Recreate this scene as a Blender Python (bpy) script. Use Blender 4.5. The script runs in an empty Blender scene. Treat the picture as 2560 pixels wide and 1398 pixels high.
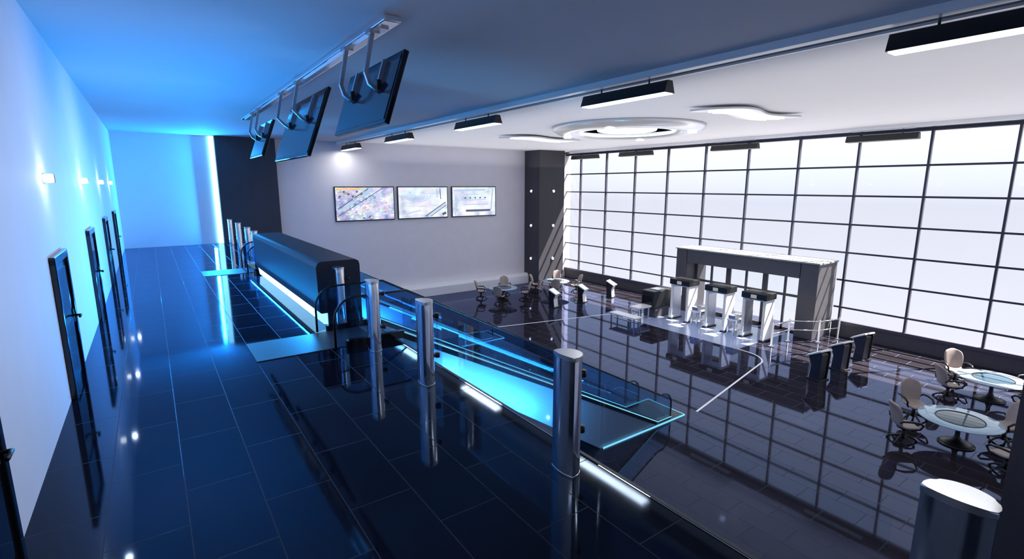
import bpy, bmesh, math, random
from mathutils import Vector, Matrix
random.seed(4)
scene=bpy.context.scene
COL=bpy.context.collection
XL=-1.19;YF=30.67;YN=-2.4;C=5.48;ZL=-4.25;XW=27.0;XE=3.72

# ---------------------------------------------------------------- materials
def newmat(name):
    m=bpy.data.materials.new(name);m.use_nodes=True
    return m,m.node_tree,m.node_tree.nodes,m.node_tree.links
def pbr(name,col,rough=.5,metal=0,spec=.5,noise=0,nscale=3,emit=None,es=0,bump=0,stretch=None):
    m,nt,N,L=newmat(name);b=N['Principled BSDF']
    b.inputs['Base Color'].default_value=(*col,1);b.inputs['Roughness'].default_value=rough
    b.inputs['Metallic'].default_value=metal;b.inputs['Specular IOR Level'].default_value=spec
    if emit: b.inputs['Emission Color'].default_value=(*emit,1);b.inputs['Emission Strength'].default_value=es
    if noise or bump:
        tc=N.new('ShaderNodeTexCoord');mp=N.new('ShaderNodeMapping');n=N.new('ShaderNodeTexNoise')
        L.new(tc.outputs['Object'],mp.inputs[0]);L.new(mp.outputs[0],n.inputs['Vector'])
        if stretch: mp.inputs['Scale'].default_value=stretch
        n.inputs['Scale'].default_value=nscale;n.inputs['Detail'].default_value=5
        if noise:
            mx=N.new('ShaderNodeMix');mx.data_type='RGBA'
            mx.inputs[6].default_value=tuple(c*(1-noise) for c in col)+(1,)
            mx.inputs[7].default_value=tuple(min(1,c*(1+noise)) for c in col)+(1,)
            L.new(n.outputs['Fac'],mx.inputs[0]);L.new(mx.outputs[2],b.inputs['Base Color'])
        if bump:
            bp=N.new('ShaderNodeBump');bp.inputs['Strength'].default_value=bump;bp.inputs['Distance'].default_value=.01
            L.new(n.outputs['Fac'],bp.inputs['Height']);L.new(bp.outputs[0],b.inputs['Normal'])
    return m
def emis(name,col,s):
    m,nt,N,L=newmat(name);N.remove(N['Principled BSDF']);e=N.new('ShaderNodeEmission')
    e.inputs[0].default_value=(*col,1);e.inputs[1].default_value=s
    L.new(e.outputs[0],N['Material Output'].inputs[0]);return m
def glass(name,tint,refl=.06):
    m,nt,N,L=newmat(name);N.remove(N['Principled BSDF'])
    t=N.new('ShaderNodeBsdfTransparent');t.inputs[0].default_value=(*tint,1)
    g=N.new('ShaderNodeBsdfGlossy');g.inputs['Roughness'].default_value=.02;g.inputs[0].default_value=(1,1,1,1)
    lw=N.new('ShaderNodeLayerWeight');lw.inputs[0].default_value=.2
    mm=N.new('ShaderNodeMath');mm.operation='MULTIPLY_ADD';mm.inputs[1].default_value=.4;mm.inputs[2].default_value=refl
    mx=N.new('ShaderNodeMixShader');L.new(lw.outputs['Fresnel'],mm.inputs[0]);L.new(mm.outputs[0],mx.inputs[0])
    mm.use_clamp=True
    L.new(t.outputs[0],mx.inputs[1]);L.new(g.outputs[0],mx.inputs[2]);L.new(mx.outputs[0],N['Material Output'].inputs[0]);return m
def tile(name,c1,c2,joint,rough,bw=1.25,rh=.62,ior=1.45,tint=(1,1,1),ms=.009):
    m,nt,N,L=newmat(name);N.remove(N['Principled BSDF'])
    g=N.new('ShaderNodeNewGeometry');s=N.new('ShaderNodeSeparateXYZ');c=N.new('ShaderNodeCombineXYZ')
    L.new(g.outputs['Position'],s.inputs[0]);L.new(s.outputs[1],c.inputs[0]);L.new(s.outputs[0],c.inputs[1])
    br=N.new('ShaderNodeTexBrick');L.new(c.outputs[0],br.inputs['Vector'])
    br.inputs['Color1'].default_value=(*c1,1);br.inputs['Color2'].default_value=(*c2,1);br.inputs['Mortar'].default_value=(*joint,1)
    br.inputs['Scale'].default_value=1;br.inputs['Mortar Size'].default_value=ms;br.inputs['Mortar Smooth'].default_value=.1
    br.inputs['Brick Width'].default_value=bw;br.inputs['Row Height'].default_value=rh
    d=N.new('ShaderNodeBsdfDiffuse');gl=N.new('ShaderNodeBsdfGlossy');gl.inputs[0].default_value=(*tint,1)
    fr=N.new('ShaderNodeFresnel');fr.inputs[0].default_value=ior
    L.new(br.outputs['Color'],d.inputs[0])
    n=N.new('ShaderNodeTexNoise');n.inputs['Scale'].default_value=2.2;n.inputs['Detail'].default_value=6
    L.new(g.outputs['Position'],n.inputs['Vector'])
    mr=N.new('ShaderNodeMapRange');mr.inputs[3].default_value=rough*.6;mr.inputs[4].default_value=rough*1.5
    L.new(n.outputs['Fac'],mr.inputs[0])
    ad=N.new('ShaderNodeMath');ad.operation='MULTIPLY_ADD';ad.inputs[1].default_value=.45
    L.new(br.outputs['Fac'],ad.inputs[0]);L.new(mr.outputs[0],ad.inputs[2]);L.new(ad.outputs[0],gl.inputs['Roughness'])
    bp=N.new('ShaderNodeBump');bp.invert=True;bp.inputs['Strength'].default_value=.5;bp.inputs['Distance'].default_value=.006
    L.new(br.outputs['Fac'],bp.inputs['Height'])
    L.new(bp.outputs[0],d.inputs['Normal']);L.new(bp.outputs[0],gl.inputs['Normal'])
    mx=N.new('ShaderNodeMixShader');L.new(fr.outputs[0],mx.inputs[0]);L.new(d.outputs[0],mx.inputs[1]);L.new(gl.outputs[0],mx.inputs[2])
    L.new(mx.outputs[0],N['Material Output'].inputs[0])
    return m
BLUE=(.012,.33,1.0)
M={}
M['floor_mezz']=tile('black_gloss_tile',(.004,.006,.012),(.006,.008,.015),(.022,.026,.034),.05,ms=.005,ior=1.36,tint=(.58,.74,1))
M['floor_low']=tile('dark_gloss_tile',(.019,.016,.020),(.025,.021,.025),(.004,.004,.006),.035,ior=1.5,tint=(.50,.60,.98),ms=.007)
M['wall']=pbr('painted_wall',(.78,.75,.79),.7,noise=.05,nscale=1.5,bump=.1)
M['wall_dark']=pbr('charcoal_wall',(.045,.042,.052),.6,noise=.25,nscale=4,stretch=(3,3,.2))
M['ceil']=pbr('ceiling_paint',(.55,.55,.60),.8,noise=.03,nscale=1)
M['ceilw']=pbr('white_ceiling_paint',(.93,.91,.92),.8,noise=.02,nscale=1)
M['white']=pbr('white_plastic',(.82,.82,.84),.3,noise=.03)
M['black']=pbr('black_metal',(.012,.012,.014),.35,noise=.2)
M['counter']=pbr('counter_laminate',(.02,.024,.04),.5,noise=.2,nscale=6,stretch=(1,1,8))
M['blackg']=pbr('black_gloss',(.008,.009,.013),.06,noise=.2)
M['door']=pbr('black_lacquer',(.006,.007,.010),.12,noise=.2)
M['chrome']=pbr('chrome',(.90,.92,.96),.13,metal=1)
M['steel']=pbr('brushed_steel',(.62,.64,.68),.28,metal=1,noise=.08,nscale=6,stretch=(1,30,30))
M['plate']=pbr('landing_plate',(.07,.08,.10),.45,metal=.2,noise=.2,nscale=6,stretch=(1,30,30))
M['ramp']=pbr('brushed_ramp',(.30,.36,.42),.45,metal=.3,noise=.12,nscale=6,stretch=(1,20,20))
M['clad']=pbr('brushed_side_cladding',(.18,.24,.33),.42,metal=.25,noise=.15,nscale=5,stretch=(.6,20,14))
M['grey']=pbr('portal_grey',(.085,.08,.09),.45,noise=.15,nscale=3)
M['cap']=pbr('portal_cap_grey',(.35,.34,.36),.45,noise=.1)
M['mull']=pbr('mullion_grey',(.05,.05,.075),.4,noise=.1)
M['lamp']=emis('lamp_glow',(1,.99,.97),7)
M['softlamp']=emis('soft_panel_glow',(.95,.97,1),2.0)
M['lampoff']=emis('lamp_dim',(.9,.93,1),.35)
M['strip']=emis('blue_white_strip',(.42,.82,1),3.0)
M['stripv']=emis('cyan_strip',(.25,.70,1),5)
M['edge']=emis('edge_strip',(.25,.75,1),1.1)
M['inlay']=emis('inlay_line',(.8,.85,1),.8)
M['glass']=glass('clear_glass',(.95,.98,1),.01)
M['glassb']=glass('blue_glass',(.64,.83,.97),.035)
M['pane']=glass('window_glass',(.98,.99,1),.0)
M['tabletop']=pbr('table_glass',(.34,.50,.64),.06,noise=.05)
M['tablein']=pbr('table_inner_glass',(.03,.07,.11),.06,noise=.1)
M['seat']=pbr('beige_leather',(.38,.31,.28),.5,noise=.08,nscale=8,bump=.2)
M['mat']=pbr('pale_floor_panel',(.38,.46,.70),.12,noise=.1)
M['handrail']=pbr('rubber_handrail',(.01,.011,.014),.25,noise=.1)
M['monback']=pbr('monitor_back',(.01,.016,.04),.12,noise=.2)
def screenmat(name,mode):
    m,nt,N,L=newmat(name);N.remove(N['Principled BSDF'])
    tc=N.new('ShaderNodeTexCoord');mp=N.new('ShaderNodeMapping');L.new(tc.outputs['Object'],mp.inputs[0])
    mp.inputs['Rotation'].default_value=(0,{0:.6,1:-.5,2:0}[mode],0)
    mp.inputs['Scale'].default_value={0:(5,1,9),1:(.8,1,3),2:(.6,1,3)}[mode]
    v=N.new('ShaderNodeTexVoronoi');v.inputs['Scale'].default_value=1
    v.distance='CHEBYCHEV'
    L.new(mp.outputs[0],v.inputs['Vector'])
    n=N.new('ShaderNodeTexNoise');n.inputs['Scale'].default_value=1.1;n.inputs['Detail'].default_value=6;L.new(tc.outputs['Object'],n.inputs['Vector'])
    r=N.new('ShaderNodeValToRGB');e=r.color_ramp.elements
    e[0].position=.3;e[0].color=(.18,.2,.42,1) if mode==0 else (.35,.45,.60,1)
    e[1].position=.68;e[1].color=(1,1,1,1)
    x=e.new(.47);x.color=(.58,.62,.92,1) if mode==0 else (.76,.83,.98,1)
    hs=N.new('ShaderNodeHueSaturation');hs.inputs['Saturation'].default_value=.5;hs.inputs['Value'].default_value=1.3
    L.new(v.outputs['Color'],hs.inputs['Color'])
    mx=N.new('ShaderNodeMix');mx.data_type='RGBA';mx.blend_type='MULTIPLY';mx.inputs[0].default_value=.65 if mode==0 else .25
    L.new(n.outputs['Fac'],r.inputs[0]);L.new(r.outputs[0],mx.inputs[6]);L.new(hs.outputs[0],mx.inputs[7])
    em=N.new('ShaderNodeEmission');em.inputs[1].default_value=1.1;L.new(mx.outputs[2],em.inputs[0])
    L.new(em.outputs[0],N['Material Output'].inputs[0]);return m
for i in range(3): M[f'scr{i}']=screenmat(f'screen_image_{i}',i)
M['ink']=emis('screen_ink',(.12,.14,.22),1)
M['amber']=emis('screen_amber',(1,.62,.3),1)
M['pale']=emis('screen_pale',(.5,.66,.92),1.0)
M['kscreen']=emis('kiosk_screen',(.8,.9,1),1.2)
M['moff']=pbr('dark_screen',(.01,.012,.02),.1,noise=.1)

# ---------------------------------------------------------------- mesh builder
class MB:
    def __init__(s): s.v=[];s.f=[];s.mi=[];s.mats=[];s.sm=[]
    def m(s,k):
        if k not in s.mats: s.mats.append(k)
        return s.mats.index(k)
    def add(s,vs,fs,k,smooth=False):
        o=len(s.v);s.v+=[tuple(v) for v in vs];i=s.m(k)
        for f in fs: s.f.append([o+a for a in f]);s.mi.append(i);s.sm.append(smooth)
    def box(s,x0,x1,y0,y1,z0,z1,k,b=0):
        bm=bmesh.new();bmesh.ops.create_cube(bm,size=1)
        for v in bm.verts: v.co=Vector(((x0+x1)/2+v.co.x*(x1-x0),(y0+y1)/2+v.co.y*(y1-y0),(z0+z1)/2+v.co.z*(z1-z0)))
        if b: bmesh.ops.bevel(bm,geom=bm.edges[:],offset=b,segments=2,affect='EDGES',profile=.5)
        s.frombm(bm,k)
    def frombm(s,bm,k,smooth=False):
        bmesh.ops.recalc_face_normals(bm,faces=bm.faces);bm.verts.index_update()
        s.add([v.co[:] for v in bm.verts],[[v.index for v in f.verts] for f in bm.faces],k,smooth);bm.free()
    def prism(s,pts,axis,a0,a1,k,b=0):
        def mk(p,a):
            return {'y':(p[0],a,p[1]),'z':(p[0],p[1],a),'x':(a,p[0],p[1])}[axis]
        bm=bmesh.new();A=[bm.verts.new(mk(p,a0)) for p in pts];B=[bm.verts.new(mk(p,a1)) for p in pts]
        n=len(pts);bm.faces.new(A);bm.faces.new(B[::-1])
        for i in range(n): bm.faces.new([A[i],B[i],B[(i+1)%n],A[(i+1)%n]])
        if b: bmesh.ops.bevel(bm,geom=bm.edges[:],offset=b,segments=2,affect='EDGES',profile=.5)
        s.frombm(bm,k)
    def lathe(s,prof,k,c=(0,0,0),n=32,smooth=True):
        vs=[];fs=[]
        for r,z in prof:
            for i in range(n):
                a=2*math.pi*i/n;vs.append((c[0]+r*math.cos(a),c[1]+r*math.sin(a),c[2]+z))
        for j in range(len(prof)-1):
            for i in range(n):
                fs.append([j*n+i,j*n+(i+1)%n,(j+1)*n+(i+1)%n,(j+1)*n+i])
        if prof[0][0]>0: fs.append([i for i in range(n)][::-1])
        if prof[-1][0]>0: fs.append([(len(prof)-1)*n+i for i in range(n)])
        s.add(vs,fs,k,smooth)
    def tube(s,pts,r,k,n=8,closed=False,flat=1):
        pts=[Vector(p) for p in pts];vs=[];fs=[];m=len(pts);up=None
        for i,p in enumerate(pts):
            a=pts[(i-1)%m] if (i>0 or closed) else p;b=pts[(i+1)%m] if (i<m-1 or closed) else p
            t=(b-a).normalized()
            if up is None: up=Vector((0,0,1)) if abs(t.z)<.9 else Vector((0,1,0))
            s1=t.cross(up).normalized();u1=s1.cross(t).normalized();up=u1
            rr=r[i] if isinstance(r,(list,tuple)) else r
            for j in range(n):
                q=2*math.pi*(j+.5)/n;vs.append(p+s1*math.cos(q)*rr+u1*math.sin(q)*rr*flat)
        for i in range(m-1 if not closed else m):
            for j in range(n):
                i2=(i+1)%m;fs.append([i*n+j,i*n+(j+1)%n,i2*n+(j+1)%n,i2*n+j])
        if not closed: fs.append(list(range(n))[::-1]);fs.append([(m-1)*n+j for j in range(n)])
        s.add(vs,fs,k,n>4)
    def mesh(s,name):
        me=bpy.data.meshes.new(name);me.from_pydata(s.v,[],s.f)
        for k in s.mats: me.materials.append(M[k])
        me.polygons.foreach_set('material_index',s.mi);me.polygons.foreach_set('use_smooth',s.sm);me.update();return me
    def obj(s,name,loc=(0,0,0),rz=0):
        o=bpy.data.objects.new(name,s.mesh(name));COL.objects.link(o);o.location=loc;o.rotation_euler[2]=rz;return o
def place(name,me,loc,rz=0,sc=1):
    o=bpy.data.objects.new(name,me);COL.objects.link(o);o.location=loc;o.rotation_euler[2]=rz;o.scale=(sc,sc,sc);return o
def empty(name,loc,rz=0):
    o=bpy.data.objects.new(name,None);COL.objects.link(o);o.location=loc;o.rotation_euler[2]=rz;return o
def child(p,name,me):
    o=bpy.data.objects.new(name,me);COL.objects.link(o);o.parent=p;return o
def simple(name,*a,**k):
    b=MB();b.box(*a,**k);return b.obj(name)

# ---------------------------------------------------------------- shell
T=.3
PYA,PYB=10.7,18.55
simple('floor_mezzanine',XL-T,XE,YN,YF,-.45,0,'floor_mezz')
simple('floor_lobby',XL-T,XW+.4,YN,YF+T,ZL-.3,ZL,'floor_low')
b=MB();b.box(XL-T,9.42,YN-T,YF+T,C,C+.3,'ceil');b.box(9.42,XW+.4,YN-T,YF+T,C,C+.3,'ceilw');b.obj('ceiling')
simple('wall_left',XL-T,XL,YN,YF,0,C,'wall')
simple('wall_far',XL-T,XW+.4,YF,YF+T,ZL,C,'wall')
simple('wall_near',XL-T,XW+.4,YN-T,YN,ZL,C,'wall')
simple('wall_under_mezzanine',XE-.35,XE-.12,YN,YF,ZL,-.45,'wall_dark')
simple('wall_dark_panel',3.02,5.85,YF-.35,YF,-.0,C,'wall_dark')
simple('wall_dark_column',22.87,25.2,28.9,YF,ZL,C,'wall_dark')
simple('wall_near_column',3.98,6.4,YN,.55,ZL,C,'wall_dark')
simple('trim_1',XE-.02,XE+.02,YN,YF-.36,-.02,.015,'plate')
b=MB();b.prism([(YF,ZL),(YF-.55,ZL),(YF-.55,ZL+.55),(YF-.4,ZL+.75),(YF,ZL+.75)],'x',XE,22.86,'white');b.obj('trim_2')
b=MB();b.box(9.2,9.42,YN,YF,C-.14,C,'white',b=.01);b.box(9.42,10.02,YN,YF,C-.02,C,'blackg')
b.box(10.02,10.08,YN,YF,C-.06,C,'white')
b.obj('trim_3')
b=MB();b.box(25.6,25.95,YN,28.9,C-.14,C,'white',b=.01);b.box(26.3,26.8,YN,YF,C-.1,C,'mull');b.obj('trim_4')
# window wall
b=MB()
my=[29.1-2.67*i for i in range(0,12)]
for y in my:
    z0=ZL+.7 if not (PYA<y<PYB) else -.7
    b.box(XW-.05,XW+.12,y-.042,y+.042,z0,C-.1,'mull')
for i in range(8):
    z=3.85-1.335*i
    if z<ZL+.75: break
    if z>-.65: b.box(XW-.04,XW+.08,YN,YF,z-.042,z+.042,'mull')
    else:
        b.box(XW-.04,XW+.08,YN,PYA,z-.042,z+.042,'mull');b.box(XW-.04,XW+.08,PYB,YF,z-.042,z+.042,'mull')
b.box(XW-.1,XW+.2,YN,PYA,ZL+.62,ZL+.76,'mull');b.box(XW-.1,XW+.2,PYB,YF,ZL+.62,ZL+.76,'mull')
b.box(XW-.1,XW+.2,YN,YF,C-.22,C,'mull')
b.box(XW+.02,XW+.03,YN,YF,ZL+.7,C-.1,'pane')
b.obj('window_1')
b=MB();b.box(XW-.05,XW+.3,YN,PYA,ZL,ZL+.64,'wall_dark');b.box(XW-.05,XW+.3,PYB,YF,ZL,ZL+.64,'wall_dark');b.obj('wall_right')
simple('corner_light_strip',2.78,3.0,YF-.12,YF-.001,.02,C-.02,'stripv')

# ---------------------------------------------------------------- doors on left wall
def door_mesh():
    b=MB();w=.66;h=2.02
    b.box(.002,.07,-w,-w+.1,0,h,'door',b=.01);b.box(.002,.07,w-.1,w,0,h,'door',b=.01);b.box(.002,.07,-w,w,h-.1,h+.02,'door',b=.01)
    b.box(.002,.035,-w+.08,w-.08,0,h-.08,'door')
    b.box(.035,.045,-w+.2,w-.2,1.15,1.82,'blackg');b.box(.035,.045,-w+.2,w-.2,.15,1.0,'blackg')
    b.tube([(.045,w-.17,1.0),(.13,w-.17,1.0),(.13,w-.33,1.0)],.018,'black',n=8)
    b.box(.035,.05,w-.21,w-.13,.9,1.1,'black')
    return b.mesh('door')
dm=door_mesh()
for i in range(6):
    place(f'door_{i+1}',dm,(XL,4.66+5.12*i if i<5 else -.45,0))
b=MB();b.box(0,.03,-.13,.13,-.07,.07,'chrome',b=.008);b.box(.03,.12,-.05,.05,-.05,.05,'chrome',b=.01)
b.box(.03,.13,-.16,-.06,-.06,.06,'lamp',b=.02);b.box(.03,.13,.06,.10,-.06,.06,'chrome',b=.01)
sm=b.mesh('wall_sconce')
for i in range(5): place('wall_sconce',sm,(XL,4.66+5.12*i,3.1))
b=MB();b.lathe([(.13,0),(.13,.03),(.10,.06),(.0,.06)],'chrome',n=20);b.lathe([(.085,.06),(.07,.09),(0,.1)],'lamp',n=20)
cm=b.mesh('column_sconce')
for z in (2.6,.1,-2.35):
    o=place('column_sconce',cm,(22.87,29.8,z));o.rotation_euler=(0,-math.pi/2,0)
    o=place('column_sconce',cm,(24.15,28.9,z));o.rotation_euler=(math.pi/2,0,0)

# ---------------------------------------------------------------- ceiling lamps
def lamp_mesh(g):
    b=MB();L=1.33
    b.prism([(-.17,-.46),(.17,-.46),(.08,-.2),(-.08,-.2)],'y',-L,L,'black')
    b.box(-.145,.145,-L+.03,L-.03,-.478,-.46,g)
    for y in (-.75,.75): b.tube([(0,y,-.2),(0,y,-.0)],.02,'black',n=8)
    b.box(-.08,.08,-1.15,1.15,-.03,0,'white',b=.008)
    return b.mesh('hanging_lamp')
l1=lamp_mesh('lamp');l2=lamp_mesh('lampoff')
LY=[2.1,8.85,15.6,22.4,29.1]
for y in LY:
    place('hanging_linear_lamp',l1,(9.55,y,C-.02))
    place('hanging_linear_lamp',l2,(25.78,min(y+.3,27.4),C-.14))
b=MB()
b.lathe([(3.25,0),(3.2,-.14),(2.95,-.27),(2.55,-.31),(2.35,-.22),(2.3,-.08),(2.3,0)],'steel',n=64)
b.lathe([(2.3,-.05),(0,-.05)],'white',n=64)
b.tube([(2.0*math.cos(a*math.pi/32),2.0*math.sin(a*math.pi/32),-.2) for a in range(64)],.045,'softlamp',closed=True)
b.lathe([(1.3,-.05),(1.25,-.16),(0,-.2)],'softlamp',n=48)
b.lathe([(.5,-.19),(.45,-.24),(0,-.25)],'lamp',n=32)
for i in range(4):
    a=i*math.pi/2+.5;b.lathe([(.2,-.28),(.18,-.36),(0,-.37)],'softlamp',c=(2.7*math.cos(a),2.7*math.sin(a),0),n=16)
b.obj('round_ceiling_light',(17.2,15.7,C))
def wave(name,loc,rz,flip=1):
    b=MB();n=28;vs=[];fs=[]
    def cy(t): return flip*.5*math.sin((t-.5)*2*math.pi)
    for i in range(n+1):
        t=i/n;x=-2.3+4.6*t;w=.62*(math.sin(math.pi*t)**.5 if 0<t<1 else 0)+.02
        y=cy(t)
        for dy,z in ((-w,-.14),(w,-.14),(w,-.08),(-w,-.08)): vs.append((x,y+dy,z))
    for i in range(n):
        for j in range(4): fs.append([i*4+j,i*4+(j+1)%4,(i+1)*4+(j+1)%4,(i+1)*4+j])
    fs+= [[0,1,2,3],[n*4+3,n*4+2,n*4+1,n*4]]
    b.add(vs,fs,'steel')
    for off in (-.32,-.1,.1,.32):
        k=1.9-abs(off)*1.2
        b.tube([(-k+2*k*i/24,cy(.5+(-k+2*k*i/24)/4.6)+off,-.16) for i in range(25)],.028,'softlamp')
    for x in (-1.2,1.2): b.tube([(x,cy(.5+x/4.6),-.1),(x,cy(.5+x/4.6),0)],.05,'chrome')
    b.obj(name,loc,rz)
wave('wave_ceiling_light',(16.9,21.3,C),-.25,1)
wave('wave_ceiling_light',(16.7,9.9,C),-.3,1)

# ---------------------------------------------------------------- hanging monitors
b=MB();b.box(3.08,3.36,7.6,21.6,C-.1,C,'chrome',b=.02);b.box(3.16,3.28,7.9,21.3,C-.13,C-.1,'steel');b.obj('ceiling_mounting_rail')
def monitor(yc,hw,z0,z1,x1):
    b=MB()
    p0=Vector((3.0,z0));p1=Vector((x1,z1));d=(p1-p0).normalized();n=Vector((d.y,-d.x))*.085
    b.prism([tuple(p0),tuple(p0+n),tuple(p1+n),tuple(p1)],'y',-hw,hw,'blackg',b=.012)
    e=-n*.12
    q0=p0+d*.06;q1=p1-d*.06
    b.prism([tuple(q0+e),tuple(q0),tuple(q1),tuple(q1+e)],'y',-hw+.06,hw-.06,'monback')
    f=n*1.03;b.prism([tuple(q0+n),tuple(q0+f),tuple(q1+f),tuple(q1+n)],'y',-hw+.05,hw-.05,'moff')
    mid=p0+(p1-p0)*.58;hi=p0+(p1-p0)*.95
    for y in (-.5*hw,.5*hw):
        b.tube([(3.12,y,C-.1),(2.98,y,mid.y+.18),(mid.x-.18,y,mid.y+.02),(mid.x-.1,y,mid.y-.04),(mid.x-.03,y,mid.y+.04),(hi.x-.05,y,hi.y)],.045,'steel',n=4)
        b.box(3.04,3.2,y-.1,y+.1,C-.16,C-.1,'steel')
        b.box(mid.x-.09,mid.x-.02,y-.09,y+.09,mid.y-.08,mid.y+.08,'black')
    b.obj('hanging_monitor',(0,yc,0))
monitor(8.8,1.26,3.93,5.02,3.37);monitor(13.95,1.78,3.67,5.2,3.56);monitor(18.75,1.12,3.92,5.03,3.4)

# ---------------------------------------------------------------- wall screens
for i,(x0,x1) in enumerate(((8.9,12.6),(12.81,16.38),(16.67,20.23))):
    b=MB();w=(x1-x0)/2
    b.box(-w,w,-.1,0,-1.03,1.03,'blackg',b=.02);b.box(-w+.06,w-.06,-.106,-.1,-.97,.97,f'scr{i}')
    y=-.112
    def bar(xa,za,xb,zb,t,k):
        d=Vector((xb-xa,zb-za)).normalized();n=Vector((-d.y,d.x))*t/2
        b.prism([(xa+n.x,za+n.y),(xb+n.x,zb+n.y),(xb-n.x,zb-n.y),(xa-n.x,za-n.y)],'y',y,y+.005,k)
    if i==0:
        bar(-1.7,-.3,.2,.9,.05,'ink');bar(-1.7,-.5,.5,.9,.14,'pale');bar(-1.7,-.72,1.1,.92,.04,'ink');bar(-1.75,.86,-.3,.9,.12,'amber')
        for q in range(12):
            bar(-1.6+q*.13,.4+(q%3)*.14,-1.5+q*.13,.47+(q%3)*.14,.1,'amber' if q%2 else 'ink')
        for q in range(44):
            xx=random.uniform(-1.1,1.6);zz=random.uniform(-.9,.35);bar(xx,zz,xx+.12,zz+.05,.05,random.choice(['ink','pale','kscreen','pale']))
    elif i==1:
        bar(.1,-.9,1.6,.0,.06,'ink');bar(.3,-.9,1.65,-.1,.08,'pale');bar(.5,-.9,1.65,-.2,.04,'ink');bar(-.2,.6,1.2,.55,.03,'pale');bar(-1.5,-.2,.2,-.25,.03,'pale')
        for q in range(15):
            a=math.pi*(1+q/15);c=math.pi*(1+(q+1)/15)
            for rr in (.9,.7,.5,.3): bar(-.4+rr*math.cos(a),.5+rr*.5*math.sin(a),-.4+rr*math.cos(c),.5+rr*.5*math.sin(c),.04,'pale')
        bar(.95,.9,1.0,.3,.08,'pale');bar(1.2,.9,1.25,.2,.05,'ink');bar(1.35,-.8,1.62,-.7,.16,'ink');bar(-1.5,-.75,-.2,-.5,.06,'pale')
    else:
        bar(-.7,-.62,1.3,-.62,.14,'ink');bar(1.35,-.6,1.5,.9,.12,'pale');bar(-1.6,.1,.9,.12,.05,'pale');bar(-.9,.5,.4,.5,.05,'pale');bar(-.9,-.2,1.1,-.2,.06,'pale')
        bar(-1.6,.75,.9,.8,.1,'pale');bar(-1.55,-.9,-1.3,.3,.06,'pale')
        for q in range(5): bar(-.8+q*.4,.25,-.68+q*.4,.25,.09,'ink')
    b.obj('wall_screen',((x0+x1)/2,YF,1.915))

# ---------------------------------------------------------------- counter
b=MB()
prof=[(2.76,.30),(2.73,.36),(2.71,1.30),(2.75,1.39),(2.82,1.42),(3.55,1.42),(3.62,1.38),(3.64,1.3),(3.64,0),(2.9,0),(2.9,.30)]
b.prism(prof,'y',10.95,18.85,'counter')
b.prism([(2.9,.04),(2.82,.05),(2.79,.30),(2.9,.30)],'y',11.0,18.8,'strip')
b.obj('reception_counter')

# ---------------------------------------------------------------- chrome posts
def post_mesh():
    b=MB();h=1.27
    def plan(sc): 
        p=[]
        for i in range(9):
            t=-1+2*i/8;p.append((-.085-.03*(1-t*t),t*.165))
        for i in range(1,20):
            t=math.cos(math.pi*i/20);p.append((-.085+.19*math.sin(math.pi*i/20)**.8,t*.165))
        return [(x*sc,y*sc) for x,y in p]
    P=plan(1);n=len(P)
    # separate smooth front and back shells so the ridge stays crisp
    front=P[:9];back=[P[8]]+P[9:]+[P[0]]
    for S in (front,back):
        k=len(S);vs=[(x,y,z) for z in (0,h) for x,y in S]
        b.add(vs,[[i,i+1,k+i+1,k+i][::-1] for i in range(k-1)],'chrome',True)
    b.prism(plan(1.04),'z',h,h+.045,'steel',b=.008)
    b.prism(plan(1.03),'z',0,.02,'steel')
    for z in (.42,1.05):
        b.tube([(.07,0,z),(.17,0,z)],.022,'black');b.lathe([(.001,-.035),(.04,-.035),(.04,.035),(.001,.035)],'black',c=(.18,0,z),n=12)
    return b.mesh('chrome_post')
pm=post_mesh()
for x,y in ((3.54,.64),(3.37,3.72),(3.22,6.8),(3.15,8.82),(3.12,10.74),(3.15,19.1),(3.15,21.4),(3.2,23.4),(3.25,26.4),(3.25,29.3)): place('chrome_gate_post',pm,(x,y,0))
for a,c in ((-2.3,.5),(.95,3.5),(4.0,6.5),(7.05,8.6),(21.6,23.2),(23.6,26.2),(26.6,29.1)):
    simple('glass_fence_panel',3.6,3.608,a,c,.08,1.0,'glass')

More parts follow.
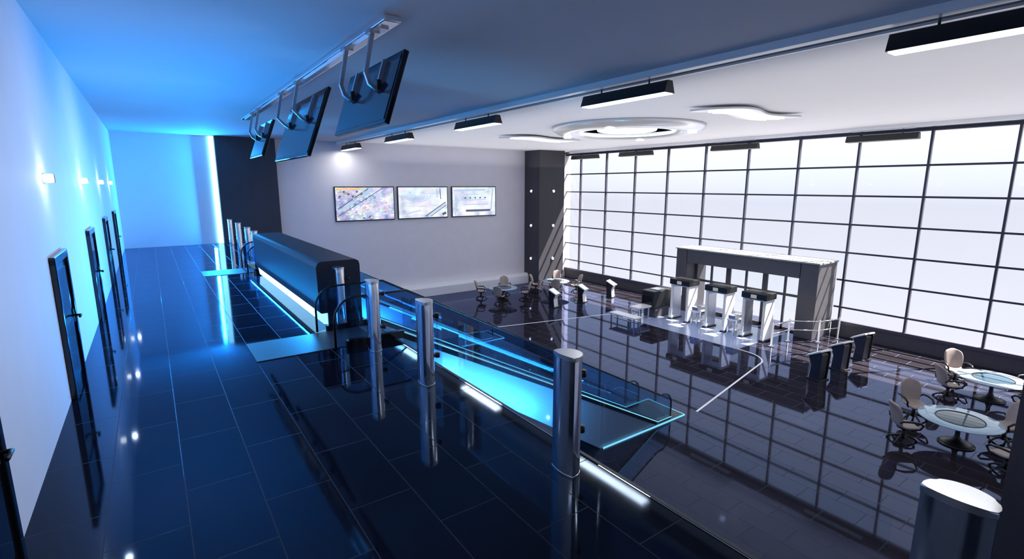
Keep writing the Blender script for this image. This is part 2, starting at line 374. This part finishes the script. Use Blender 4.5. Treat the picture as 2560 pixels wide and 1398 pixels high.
# ---------------------------------------------------------------- escalators
SL=.522
def escal(yc):
    b=MB();w=.58
    xt=3.85;xb=xt+(-ZL)/SL
    xe=13.25
    b.prism([(3.3,.0),(3.3,.012),(xt,.012),(xb,ZL+.03),(xe,ZL+.03),(xe,ZL),(xb-.2,ZL),(xt-.1,-.1),(XE+.03,-.1),(XE+.03,0.0)],'y',yc-w,yc+w,'ramp')
    for i in range(1,8):
        y=yc-w+2*w*i/8
        b.prism([(xt,.012),(xb,ZL+.03),(xb,ZL+.036),(xt,.018)],'y',y-.01,y+.01,'steel')
    b.box(1.23,3.4,yc-w-.02,yc+w+.02,.0,.014,'plate')
    b.box(xb-.6,xe+.05,yc-w-.15,yc+w+.15,ZL,ZL+.035,'plate')
    b.prism([(XE+.04,-.02),(XE+.04,-.42),(9.6,ZL),(xb,ZL),(xb,ZL+.02),(xt,.0)],'y',yc-w-.1,yc+w+.1,'clad')
    for s in (-1,1):
        y0=yc+s*(w+.01);y1=yc+s*(w+.12);ya,yb=min(y0,y1),max(y0,y1)
        pts=[(2.75,0.0),(XE+.03,0.0),(xt,0),(xb,ZL+.03),(xe-.6,ZL+.03),(xe-.6,ZL+.15),(xb+.03,ZL+.17),(xt+.03,.15),(2.75,.13)]
        b.prism(pts,'y',ya,yb,'blackg')
        ym=(ya+yb)/2
        top=[];r=.42;H=.95
        for i in range(9):
            a=math.pi-i*math.pi/2/8
            top.append((2.98+r*math.cos(a),H-r+r*math.sin(a)))
        top+=[(xt+.15,H),(xb+.15,ZL+H)]
        for i in range(9):
            a=math.pi/2-i*math.pi/2/8
            top.append((xe-.98+r*math.cos(a)+.0,ZL+H-r+r*math.sin(a)))
        outline=[(2.56,.02)]+top+[(xe-.56,ZL+.02),(xb,ZL+.14),(xt,.14)]
        b.prism(outline,'y',ym-.008,ym+.008,'glassb')
        b.tube([(2.56,ym,.02)]+[(p[0],ym,p[1]) for p in top]+[(xe-.56,ym,ZL+.04)],.022,'handrail',n=8)
        yy=ya-.006
        b.prism([(xt+.05,.10),(xb,ZL+.13),(xb,ZL+.16),(xt+.05,.13)],'y',yy-.006,yy+.006,'edge')
        b.box(xb,xe-.6,yy-.006,yy+.006,ZL+.12,ZL+.145,'edge')
        b.box(9.65,xe+.05,yc+s*(w+.15)-.012,yc+s*(w+.15)+.012,ZL+.0,ZL+.045,'edge')
    b.box(xe+.03,xe+.055,yc-w-.15,yc+w+.15,ZL+.036,ZL+.045,'edge')
    b.obj('glass_sided_escalator')
    ld=bpy.data.lights.new('escalator_light','AREA');ld.shape='RECTANGLE';ld.size=7.5;ld.size_y=.06;ld.energy=55;ld.color=(.05,.45,1)
    for s in (-1,1):
        o=bpy.data.objects.new('escalator_light',ld);COL.objects.link(o)
        X=Vector((1,0,-SL)).normalized();dirn=(Vector((0,-s,0))*.75-Vector((SL,0,1)).normalized()*.65).normalized()
        Z=-dirn;Y=Z.cross(X).normalized()
        o.matrix_world=Matrix.Translation(((xt+xb)/2,yc+s*(w-.05),ZL/2+.42))@Matrix((X,Y,Z)).transposed().to_4x4()
    l=bpy.data.lights.new('cladding_fill_light','AREA');l.shape='RECTANGLE';l.size=3.4;l.size_y=.3;l.energy=290;l.color=(.07,.48,1)  # unseen source in open air, added to light the side cladding
    o=bpy.data.objects.new('cladding_fill_light',l);COL.objects.link(o)
    X=Vector((1,0,-.6)).normalized();dirn=Vector((0,1,0));Z=-dirn;Y=Z.cross(X).normalized()
    o.matrix_world=Matrix.Translation((6.3,yc-1.6,-2.0))@Matrix((X,Y,Z)).transposed().to_4x4()
escal(9.94);escal(20.15)

# ---------------------------------------------------------------- lobby floor inlay & panel
def arc(cx,cy,r,a0,a1,n=10): return [(cx+r*math.cos(math.radians(a0+(a1-a0)*i/n)),cy+r*math.sin(math.radians(a0+(a1-a0)*i/n))) for i in range(n+1)]
pl=[(13.85,9.15)]+arc(19.7,11.6,1.25,-70,0)+arc(20.2,18.7,1.25,0,80)+[(14.0,21.3)]
vs=[];fs=[];P=[Vector(p) for p in pl]
for i,p in enumerate(P):
    a=P[max(i-1,0)];c=P[min(i+1,len(P)-1)];t=(c-a).normalized();n=Vector((-t.y,t.x))*.035
    vs+= [(p.x+n.x,p.y+n.y,ZL+.004),(p.x-n.x,p.y-n.y,ZL+.004)]
for i in range(len(P)-1): fs.append([2*i,2*i+1,2*i+3,2*i+2])
b=MB();b.add(vs,fs,'inlay');b.obj('floor_inlay_line')
simple('floor_mat',20.9,25.0,12.0,18.9,ZL,ZL+.006,'mat')

# ---------------------------------------------------------------- entrance portal
b=MB();x0,x1=25.0,XW-.12;ya,yb=PYA,PYB;zt=-.62
b.box(x0,x1,ya,ya+.85,ZL,zt,'grey',b=.02);b.box(x0,x1,yb-.75,yb,ZL,zt,'grey',b=.02)
b.box(x0,x1,ya+.8,yb-.7,zt-.75,zt,'grey')
b.box(x0-.05,x1,ya-.05,yb+.05,zt,zt+.07,'cap')
xd=x0+.9
n=6;yy0,yy1=ya+.85,yb-.75;zz=zt-.75
for i in range(n+1):
    y=yy0+(yy1-yy0)*i/n;ww=.13 if i in (0,2,4,6) else .05
    b.box(xd-.05,xd+.05,y-ww,y+ww,ZL,zz,'grey')
b.box(xd-.05,xd+.05,yy0,yy1,zz-.14,zz,'grey');b.box(xd-.04,xd+.04,yy0,yy1,ZL+1.75,ZL+1.87,'grey');b.box(xd-.05,xd+.05,yy0,yy1,ZL,ZL+.12,'grey')
b.box(xd-.006,xd+.006,yy0,yy1,ZL+.12,zz-.1,'pane')
b.obj('entrance_portal')

# ---------------------------------------------------------------- metal detectors
def detector():
    b=MB()
    for y in (-.5,.5):
        s=1 if y>0 else -1
        b.box(-.4,.4,y-.07,y+.07,.06,1.98,'white',b=.03)
        b.box(-.34,.34,y-s*.075-.004,y-s*.075+.004,.25,1.8,'steel')
        b.box(-.45,.45,y-.12,y+.12,0,.07,'black',b=.01)
        b.box(-.41,-.40,y-.03,y+.03,.3,1.7,'lampoff')
    b.box(-.46,.46,-.62,.62,1.98,2.28,'black',b=.03)
    b.box(-.47,-.455,-.14,.14,2.03,2.2,'lampoff')
    b.box(-.3,.3,-.43,.43,1.9,1.98,'white',b=.01)
    return b.mesh('walk_through_metal_detector')
dmesh=detector()
for y in (16.6,14.45,12.45): place('walk_through_metal_detector',dmesh,(23.2,y,ZL+.006))
b=MB();b.box(-.45,.45,-.22,.22,.72,.8,'white',b=.02);b.box(-.4,.4,-.18,.18,.8,1.0,'steel',b=.03)
for x in (-.38,.38):
    for y in (-.16,.16): b.box(x-.03,x+.03,y-.03,y+.03,0,.72,'steel')
b.box(-.38,.38,-.17,.17,.2,.24,'white')
tm=b.mesh('bag_tray_stand')
for y in (15.53,13.45): place('bag_tray_stand',tm,(23.1,y,ZL+.006))
b=MB();b.box(-.8,.8,-.45,.45,.55,1.5,'black',b=.06);b.box(-.6,.6,-.4,.4,0,.55,'grey',b=.02)
b.box(-1.9,-.8,-.32,.32,.62,.72,'white',b=.02);b.box(.8,1.5,-.32,.32,.62,.72,'white',b=.02)
for x in (-1.8,-1.0,1.4):
    for y in (-.27,.27): b.box(x-.03,x+.03,y-.03,y+.03,0,.62,'steel')
b.box(-.83,-.79,-.3,.3,.72,1.2,'blackg');b.box(-.3,.3,-.3,.3,1.5,1.53,'steel')
b.obj('xray_baggage_scanner',(22.9,18.15,ZL+.006))
b=MB();b.box(-.9,.9,-.3,.3,.42,.5,'white',b=.02)
for x in (-.8,.8):
    for y in (-.24,.24): b.box(x-.03,x+.03,y-.03,y+.03,0,.42,'steel')
b.box(-.8,.8,-.02,.02,.15,.2,'steel')
b.obj('low_inspection_table',(20.1,17.9,ZL),math.radians(90))
b=MB()
pp=[(22.6,11.35),(24.0,11.3),(25.0,10.4),(26.3,10.1)]
for x,y in pp:
    b.lathe([(.14,0),(.14,.02),(.045,.05),(.045,1.05),(.0,1.08)],'chrome',c=(x,y,0),n=16)
for (xa,ya_),(xb_,yb_) in zip(pp,pp[1:]):
    for z in (.55,.98): b.tube([(xa,ya_,z),(xb_,yb_,z)],.028,'chrome')
b.obj('chrome_barrier_rail',(0,0,ZL+.008))

# ---------------------------------------------------------------- kiosks (front faces +y locally)
def kiosk():
    b=MB()
    b.box(-.32,.32,-.3,.3,0,.05,'black',b=.01)
    b.prism([(-.2,.05),(.16,.05),(.1,.6),(.22,.98),(-.2,1.18),(-.26,1.1)],'x',-.22,.22,'black',b=.015)
    b.prism([(.17,.05),(.2,.05),(.13,.6),(.30,.96),(.26,.98),(.10,.6)],'x',-.27,.27,'white',b=.008)
    for s in (-1,1):
        x=s*.25
        b.prism([(-.24,.03),(.18,.03),(.11,.6),(.27,.95),(-.24,1.26),(-.3,1.16)],'x',x-.03,x+.03,'black',b=.012)
    b.prism([(.34,.93),(.36,.98),(-.26,1.32),(-.3,1.26)],'x',-.34,.34,'white',b=.012)
    b.prism([(.31,1.01),(.315,1.02),(-.2,1.305),(-.21,1.295)],'x',-.26,.26,'kscreen')
    return b.mesh('information_kiosk')
km=kiosk()
for x in (19.4,21.75,24.3): place('information_kiosk',km,(x,23.0,ZL),math.pi+.35,.85)
for x in (20.1,21.95,24.0): place('information_kiosk',km,(x,8.25,ZL),-.2,.92)

# ---------------------------------------------------------------- chairs and tables
def shell_mesh():
    prof=[(.30,.40,.22),(.27,.45,.25),(.1,.46,.27),(-.1,.45,.27),(-.2,.50,.24),(-.25,.62,.25),(-.28,.78,.28),(-.32,.95,.28),(-.37,1.08,.24),(-.41,1.16,.15)]
    bm=bmesh.new();rows=[];n=6
    for k,(y,z,w) in enumerate(prof):
        row=[]
        for i in range(n+1):
            t=-1+2*i/n;wrap=t*t
            row.append(bm.verts.new((t*w,y+(wrap*.07 if k>4 else 0),z+(wrap*.035 if k<=4 else -wrap*(.05 if k==9 else 0)))))
        rows.append(row)
    for a,c in zip(rows,rows[1:]):
        for i in range(n): bm.faces.new([a[i],a[i+1],c[i+1],c[i]])
    bmesh.ops.recalc_face_normals(bm,faces=bm.faces)
    me=bpy.data.meshes.new('shell');bm.to_mesh(me);bm.free();me.materials.append(M['seat'])
    for p in me.polygons:p.use_smooth=True
    return me
shm=shell_mesh()
b=MB()
for s in (-1,1):
    b.tube([(s*.24,-.24,.62),(s*.33,-.22,.70),(s*.36,-.05,.72),(s*.36,.16,.70),(s*.34,.25,.62),(s*.31,.2,.5),(s*.2,.08,.4)],[.018,.026,.032,.032,.026,.022,.02],'black',n=8)
b.lathe([(.09,.36),(.09,.39),(.17,.40),(.17,.42),(0,.42)],'black',n=16)
b.lathe([(.045,.08),(.045,.36)],'black',n=12)
for i in range(5):
    a=math.radians(90+72*i);c,s_=math.cos(a),math.sin(a)
    b.tube([(0,0,.14),(c*.12,s_*.12,.15),(c*.26,s_*.26,.09),(c*.33,s_*.33,.03)],[.035,.032,.024,.022],'black',n=8)
    b.lathe([(.0,0),(.03,0),(.03,.05),(.0,.05)],'black',c=(c*.33,s_*.33,0),n=8)
frm=b.mesh('frame')
def chair(x,y,rz):
    e=empty('armchair',(x,y,ZL),rz);e.scale=(1.08,1.08,1.05)
    s=child(e,'seat_shell',shm)
    so=s.modifiers.new('s','SOLIDIFY');so.thickness=.075;so.offset=0
    ss=s.modifiers.new('u','SUBSURF');ss.levels=2;ss.render_levels=2
    child(e,'frame',frm)
b=MB()
b.lathe([(.0,.735),(.93,.735),(.95,.75),(.93,.765),(.55,.765)],'tabletop',n=48)
b.lathe([(.55,.765),(.52,.772),(.0,.772)],'tablein',n=48)
b.tube([(.55*math.cos(i*math.pi/24),.55*math.sin(i*math.pi/24),.77) for i in range(48)],.012,'black',closed=True)
b.lathe([(.42,0),(.42,.03),(.3,.06),(.12,.12),(.06,.25),(.055,.55),(.1,.66),(.3,.72),(.3,.735)],'black',n=32)
tbm=b.mesh('round_table')
def setof(cx,cy,offs):
    place('round_glass_table',tbm,(cx,cy,ZL))
    for dx,dy in offs:
        chair(cx+dx,cy+dy,math.atan2(-dy,-dx)-math.pi/2+random.uniform(-.3,.3))
setof(18.07,3.6,[(-1.05,.95),(.9,1.3),(1.2,-.75),(-.85,-1.2)])
setof(22.9,3.9,[(-1.05,.9),(.95,1.2),(1.15,-.85),(-.95,-1.1)])
setof(18.1,26.6,[(-1.1,.9),(.9,1.1),(1.05,-1.0),(-1.0,-1.1)])
setof(22.4,26.4,[(-1.05,.9),(1.0,1.1),(1.15,-.85),(-.95,-1.1)])

# ---------------------------------------------------------------- lights
def area(name,loc,dirn,sx,sy,e,col):
    l=bpy.data.lights.new(name,'AREA');l.shape='RECTANGLE';l.size=sx;l.size_y=sy;l.energy=e;l.color=col
    o=bpy.data.objects.new(name,l);COL.objects.link(o);o.location=loc
    o.rotation_euler=Vector(dirn).to_track_quat('-Z','Y').to_euler();return o
area('counter_blue_light',(2.6,15.1,.25),(-1,0,.55),8.2,.12,700,BLUE)
area('corner_blue_light',(2.6,YF-.3,2.7),(-.55,-1,0),.15,5.0,800,BLUE)
for y in LY:
    area('lamp_light',(9.55,y,C-.51),(0,0,-1),.28,2.5,45,(1,.98,.95)).rotation_euler=(0,0,0)
area('round_light',(17.2,15.7,C-.45),(0,0,-1),2.5,2.5,110,(1,1,1))
# unseen panel added to brighten the white ceiling, no fixture there
o=area('ceiling_fill_light',(18.3,14.1,4.3),(0,0,1),15,32,680,(1,.97,.95));o.rotation_euler=(math.pi,0,0)
for i in range(5):
    l=bpy.data.lights.new('sconce_light','POINT');l.energy=6;l.color=(.8,.9,1);l.shadow_soft_size=.05
    o=bpy.data.objects.new('sconce_light',l);COL.objects.link(o);o.location=(XL+.3,4.66+5.12*i,3.1)
for y in (-1.3,1,5,9.5,15):  # added spots without fixtures, they brighten the left wall
    l=bpy.data.lights.new('wall_fill_spot','SPOT');l.energy=260;l.color=(.85,.92,1);l.shadow_soft_size=0;l.spot_size=math.radians(105);l.spot_blend=1
    o=bpy.data.objects.new('wall_fill_spot',l);COL.objects.link(o);o.location=(2.9,y,5.3)
    o.rotation_euler=Vector((-1,0,-.85)).to_track_quat('-Z','Y').to_euler()
s=bpy.data.lights.new('sun','SUN');s.energy=45;s.angle=math.radians(.6);s.color=(1,.92,.85)
o=bpy.data.objects.new('sun',s);COL.objects.link(o);o.rotation_euler=Vector((-.48,.24,-.84)).to_track_quat('-Z','Y').to_euler()
p=area('window_portal',(XW+.35,(YN+YF)/2,.6),(-1,0,0),33,9.6,1,(1,1,1));p.data.cycles.is_portal=True
w=bpy.data.worlds.new('sky');scene.world=w;w.use_nodes=True;N=w.node_tree.nodes;L=w.node_tree.links
bg=N['Background'];tc=N.new('ShaderNodeTexCoord');sp=N.new('ShaderNodeSeparateXYZ');r=N.new('ShaderNodeValToRGB')
mr=N.new('ShaderNodeMapRange');mr.inputs[1].default_value=-.3;mr.inputs[2].default_value=.3
L.new(tc.outputs['Generated'],sp.inputs[0]);L.new(sp.outputs[2],mr.inputs[0]);L.new(mr.outputs[0],r.inputs[0]);L.new(r.outputs[0],bg.inputs[0])
e=r.color_ramp.elements;e[0].position=0;e[0].color=(.78,.78,.85,1);e[1].position=.62;e[1].color=(.88,.93,1,1)
x=e.new(.45);x.color=(.66,.67,.76,1);x=e.new(.5);x.color=(.75,.77,.86,1)
bg.inputs[1].default_value=1.24
# camera
c=bpy.data.cameras.new('camera');c.sensor_width=36;c.lens=36*1268/2560;c.clip_start=.05;c.clip_end=300
co=bpy.data.objects.new('camera',c);COL.objects.link(co);co.location=(0,0,3)
co.rotation_euler=(math.pi/2-math.radians(10.5),0,-math.radians(35.3));scene.camera=co
scene.view_settings.view_transform='Standard'
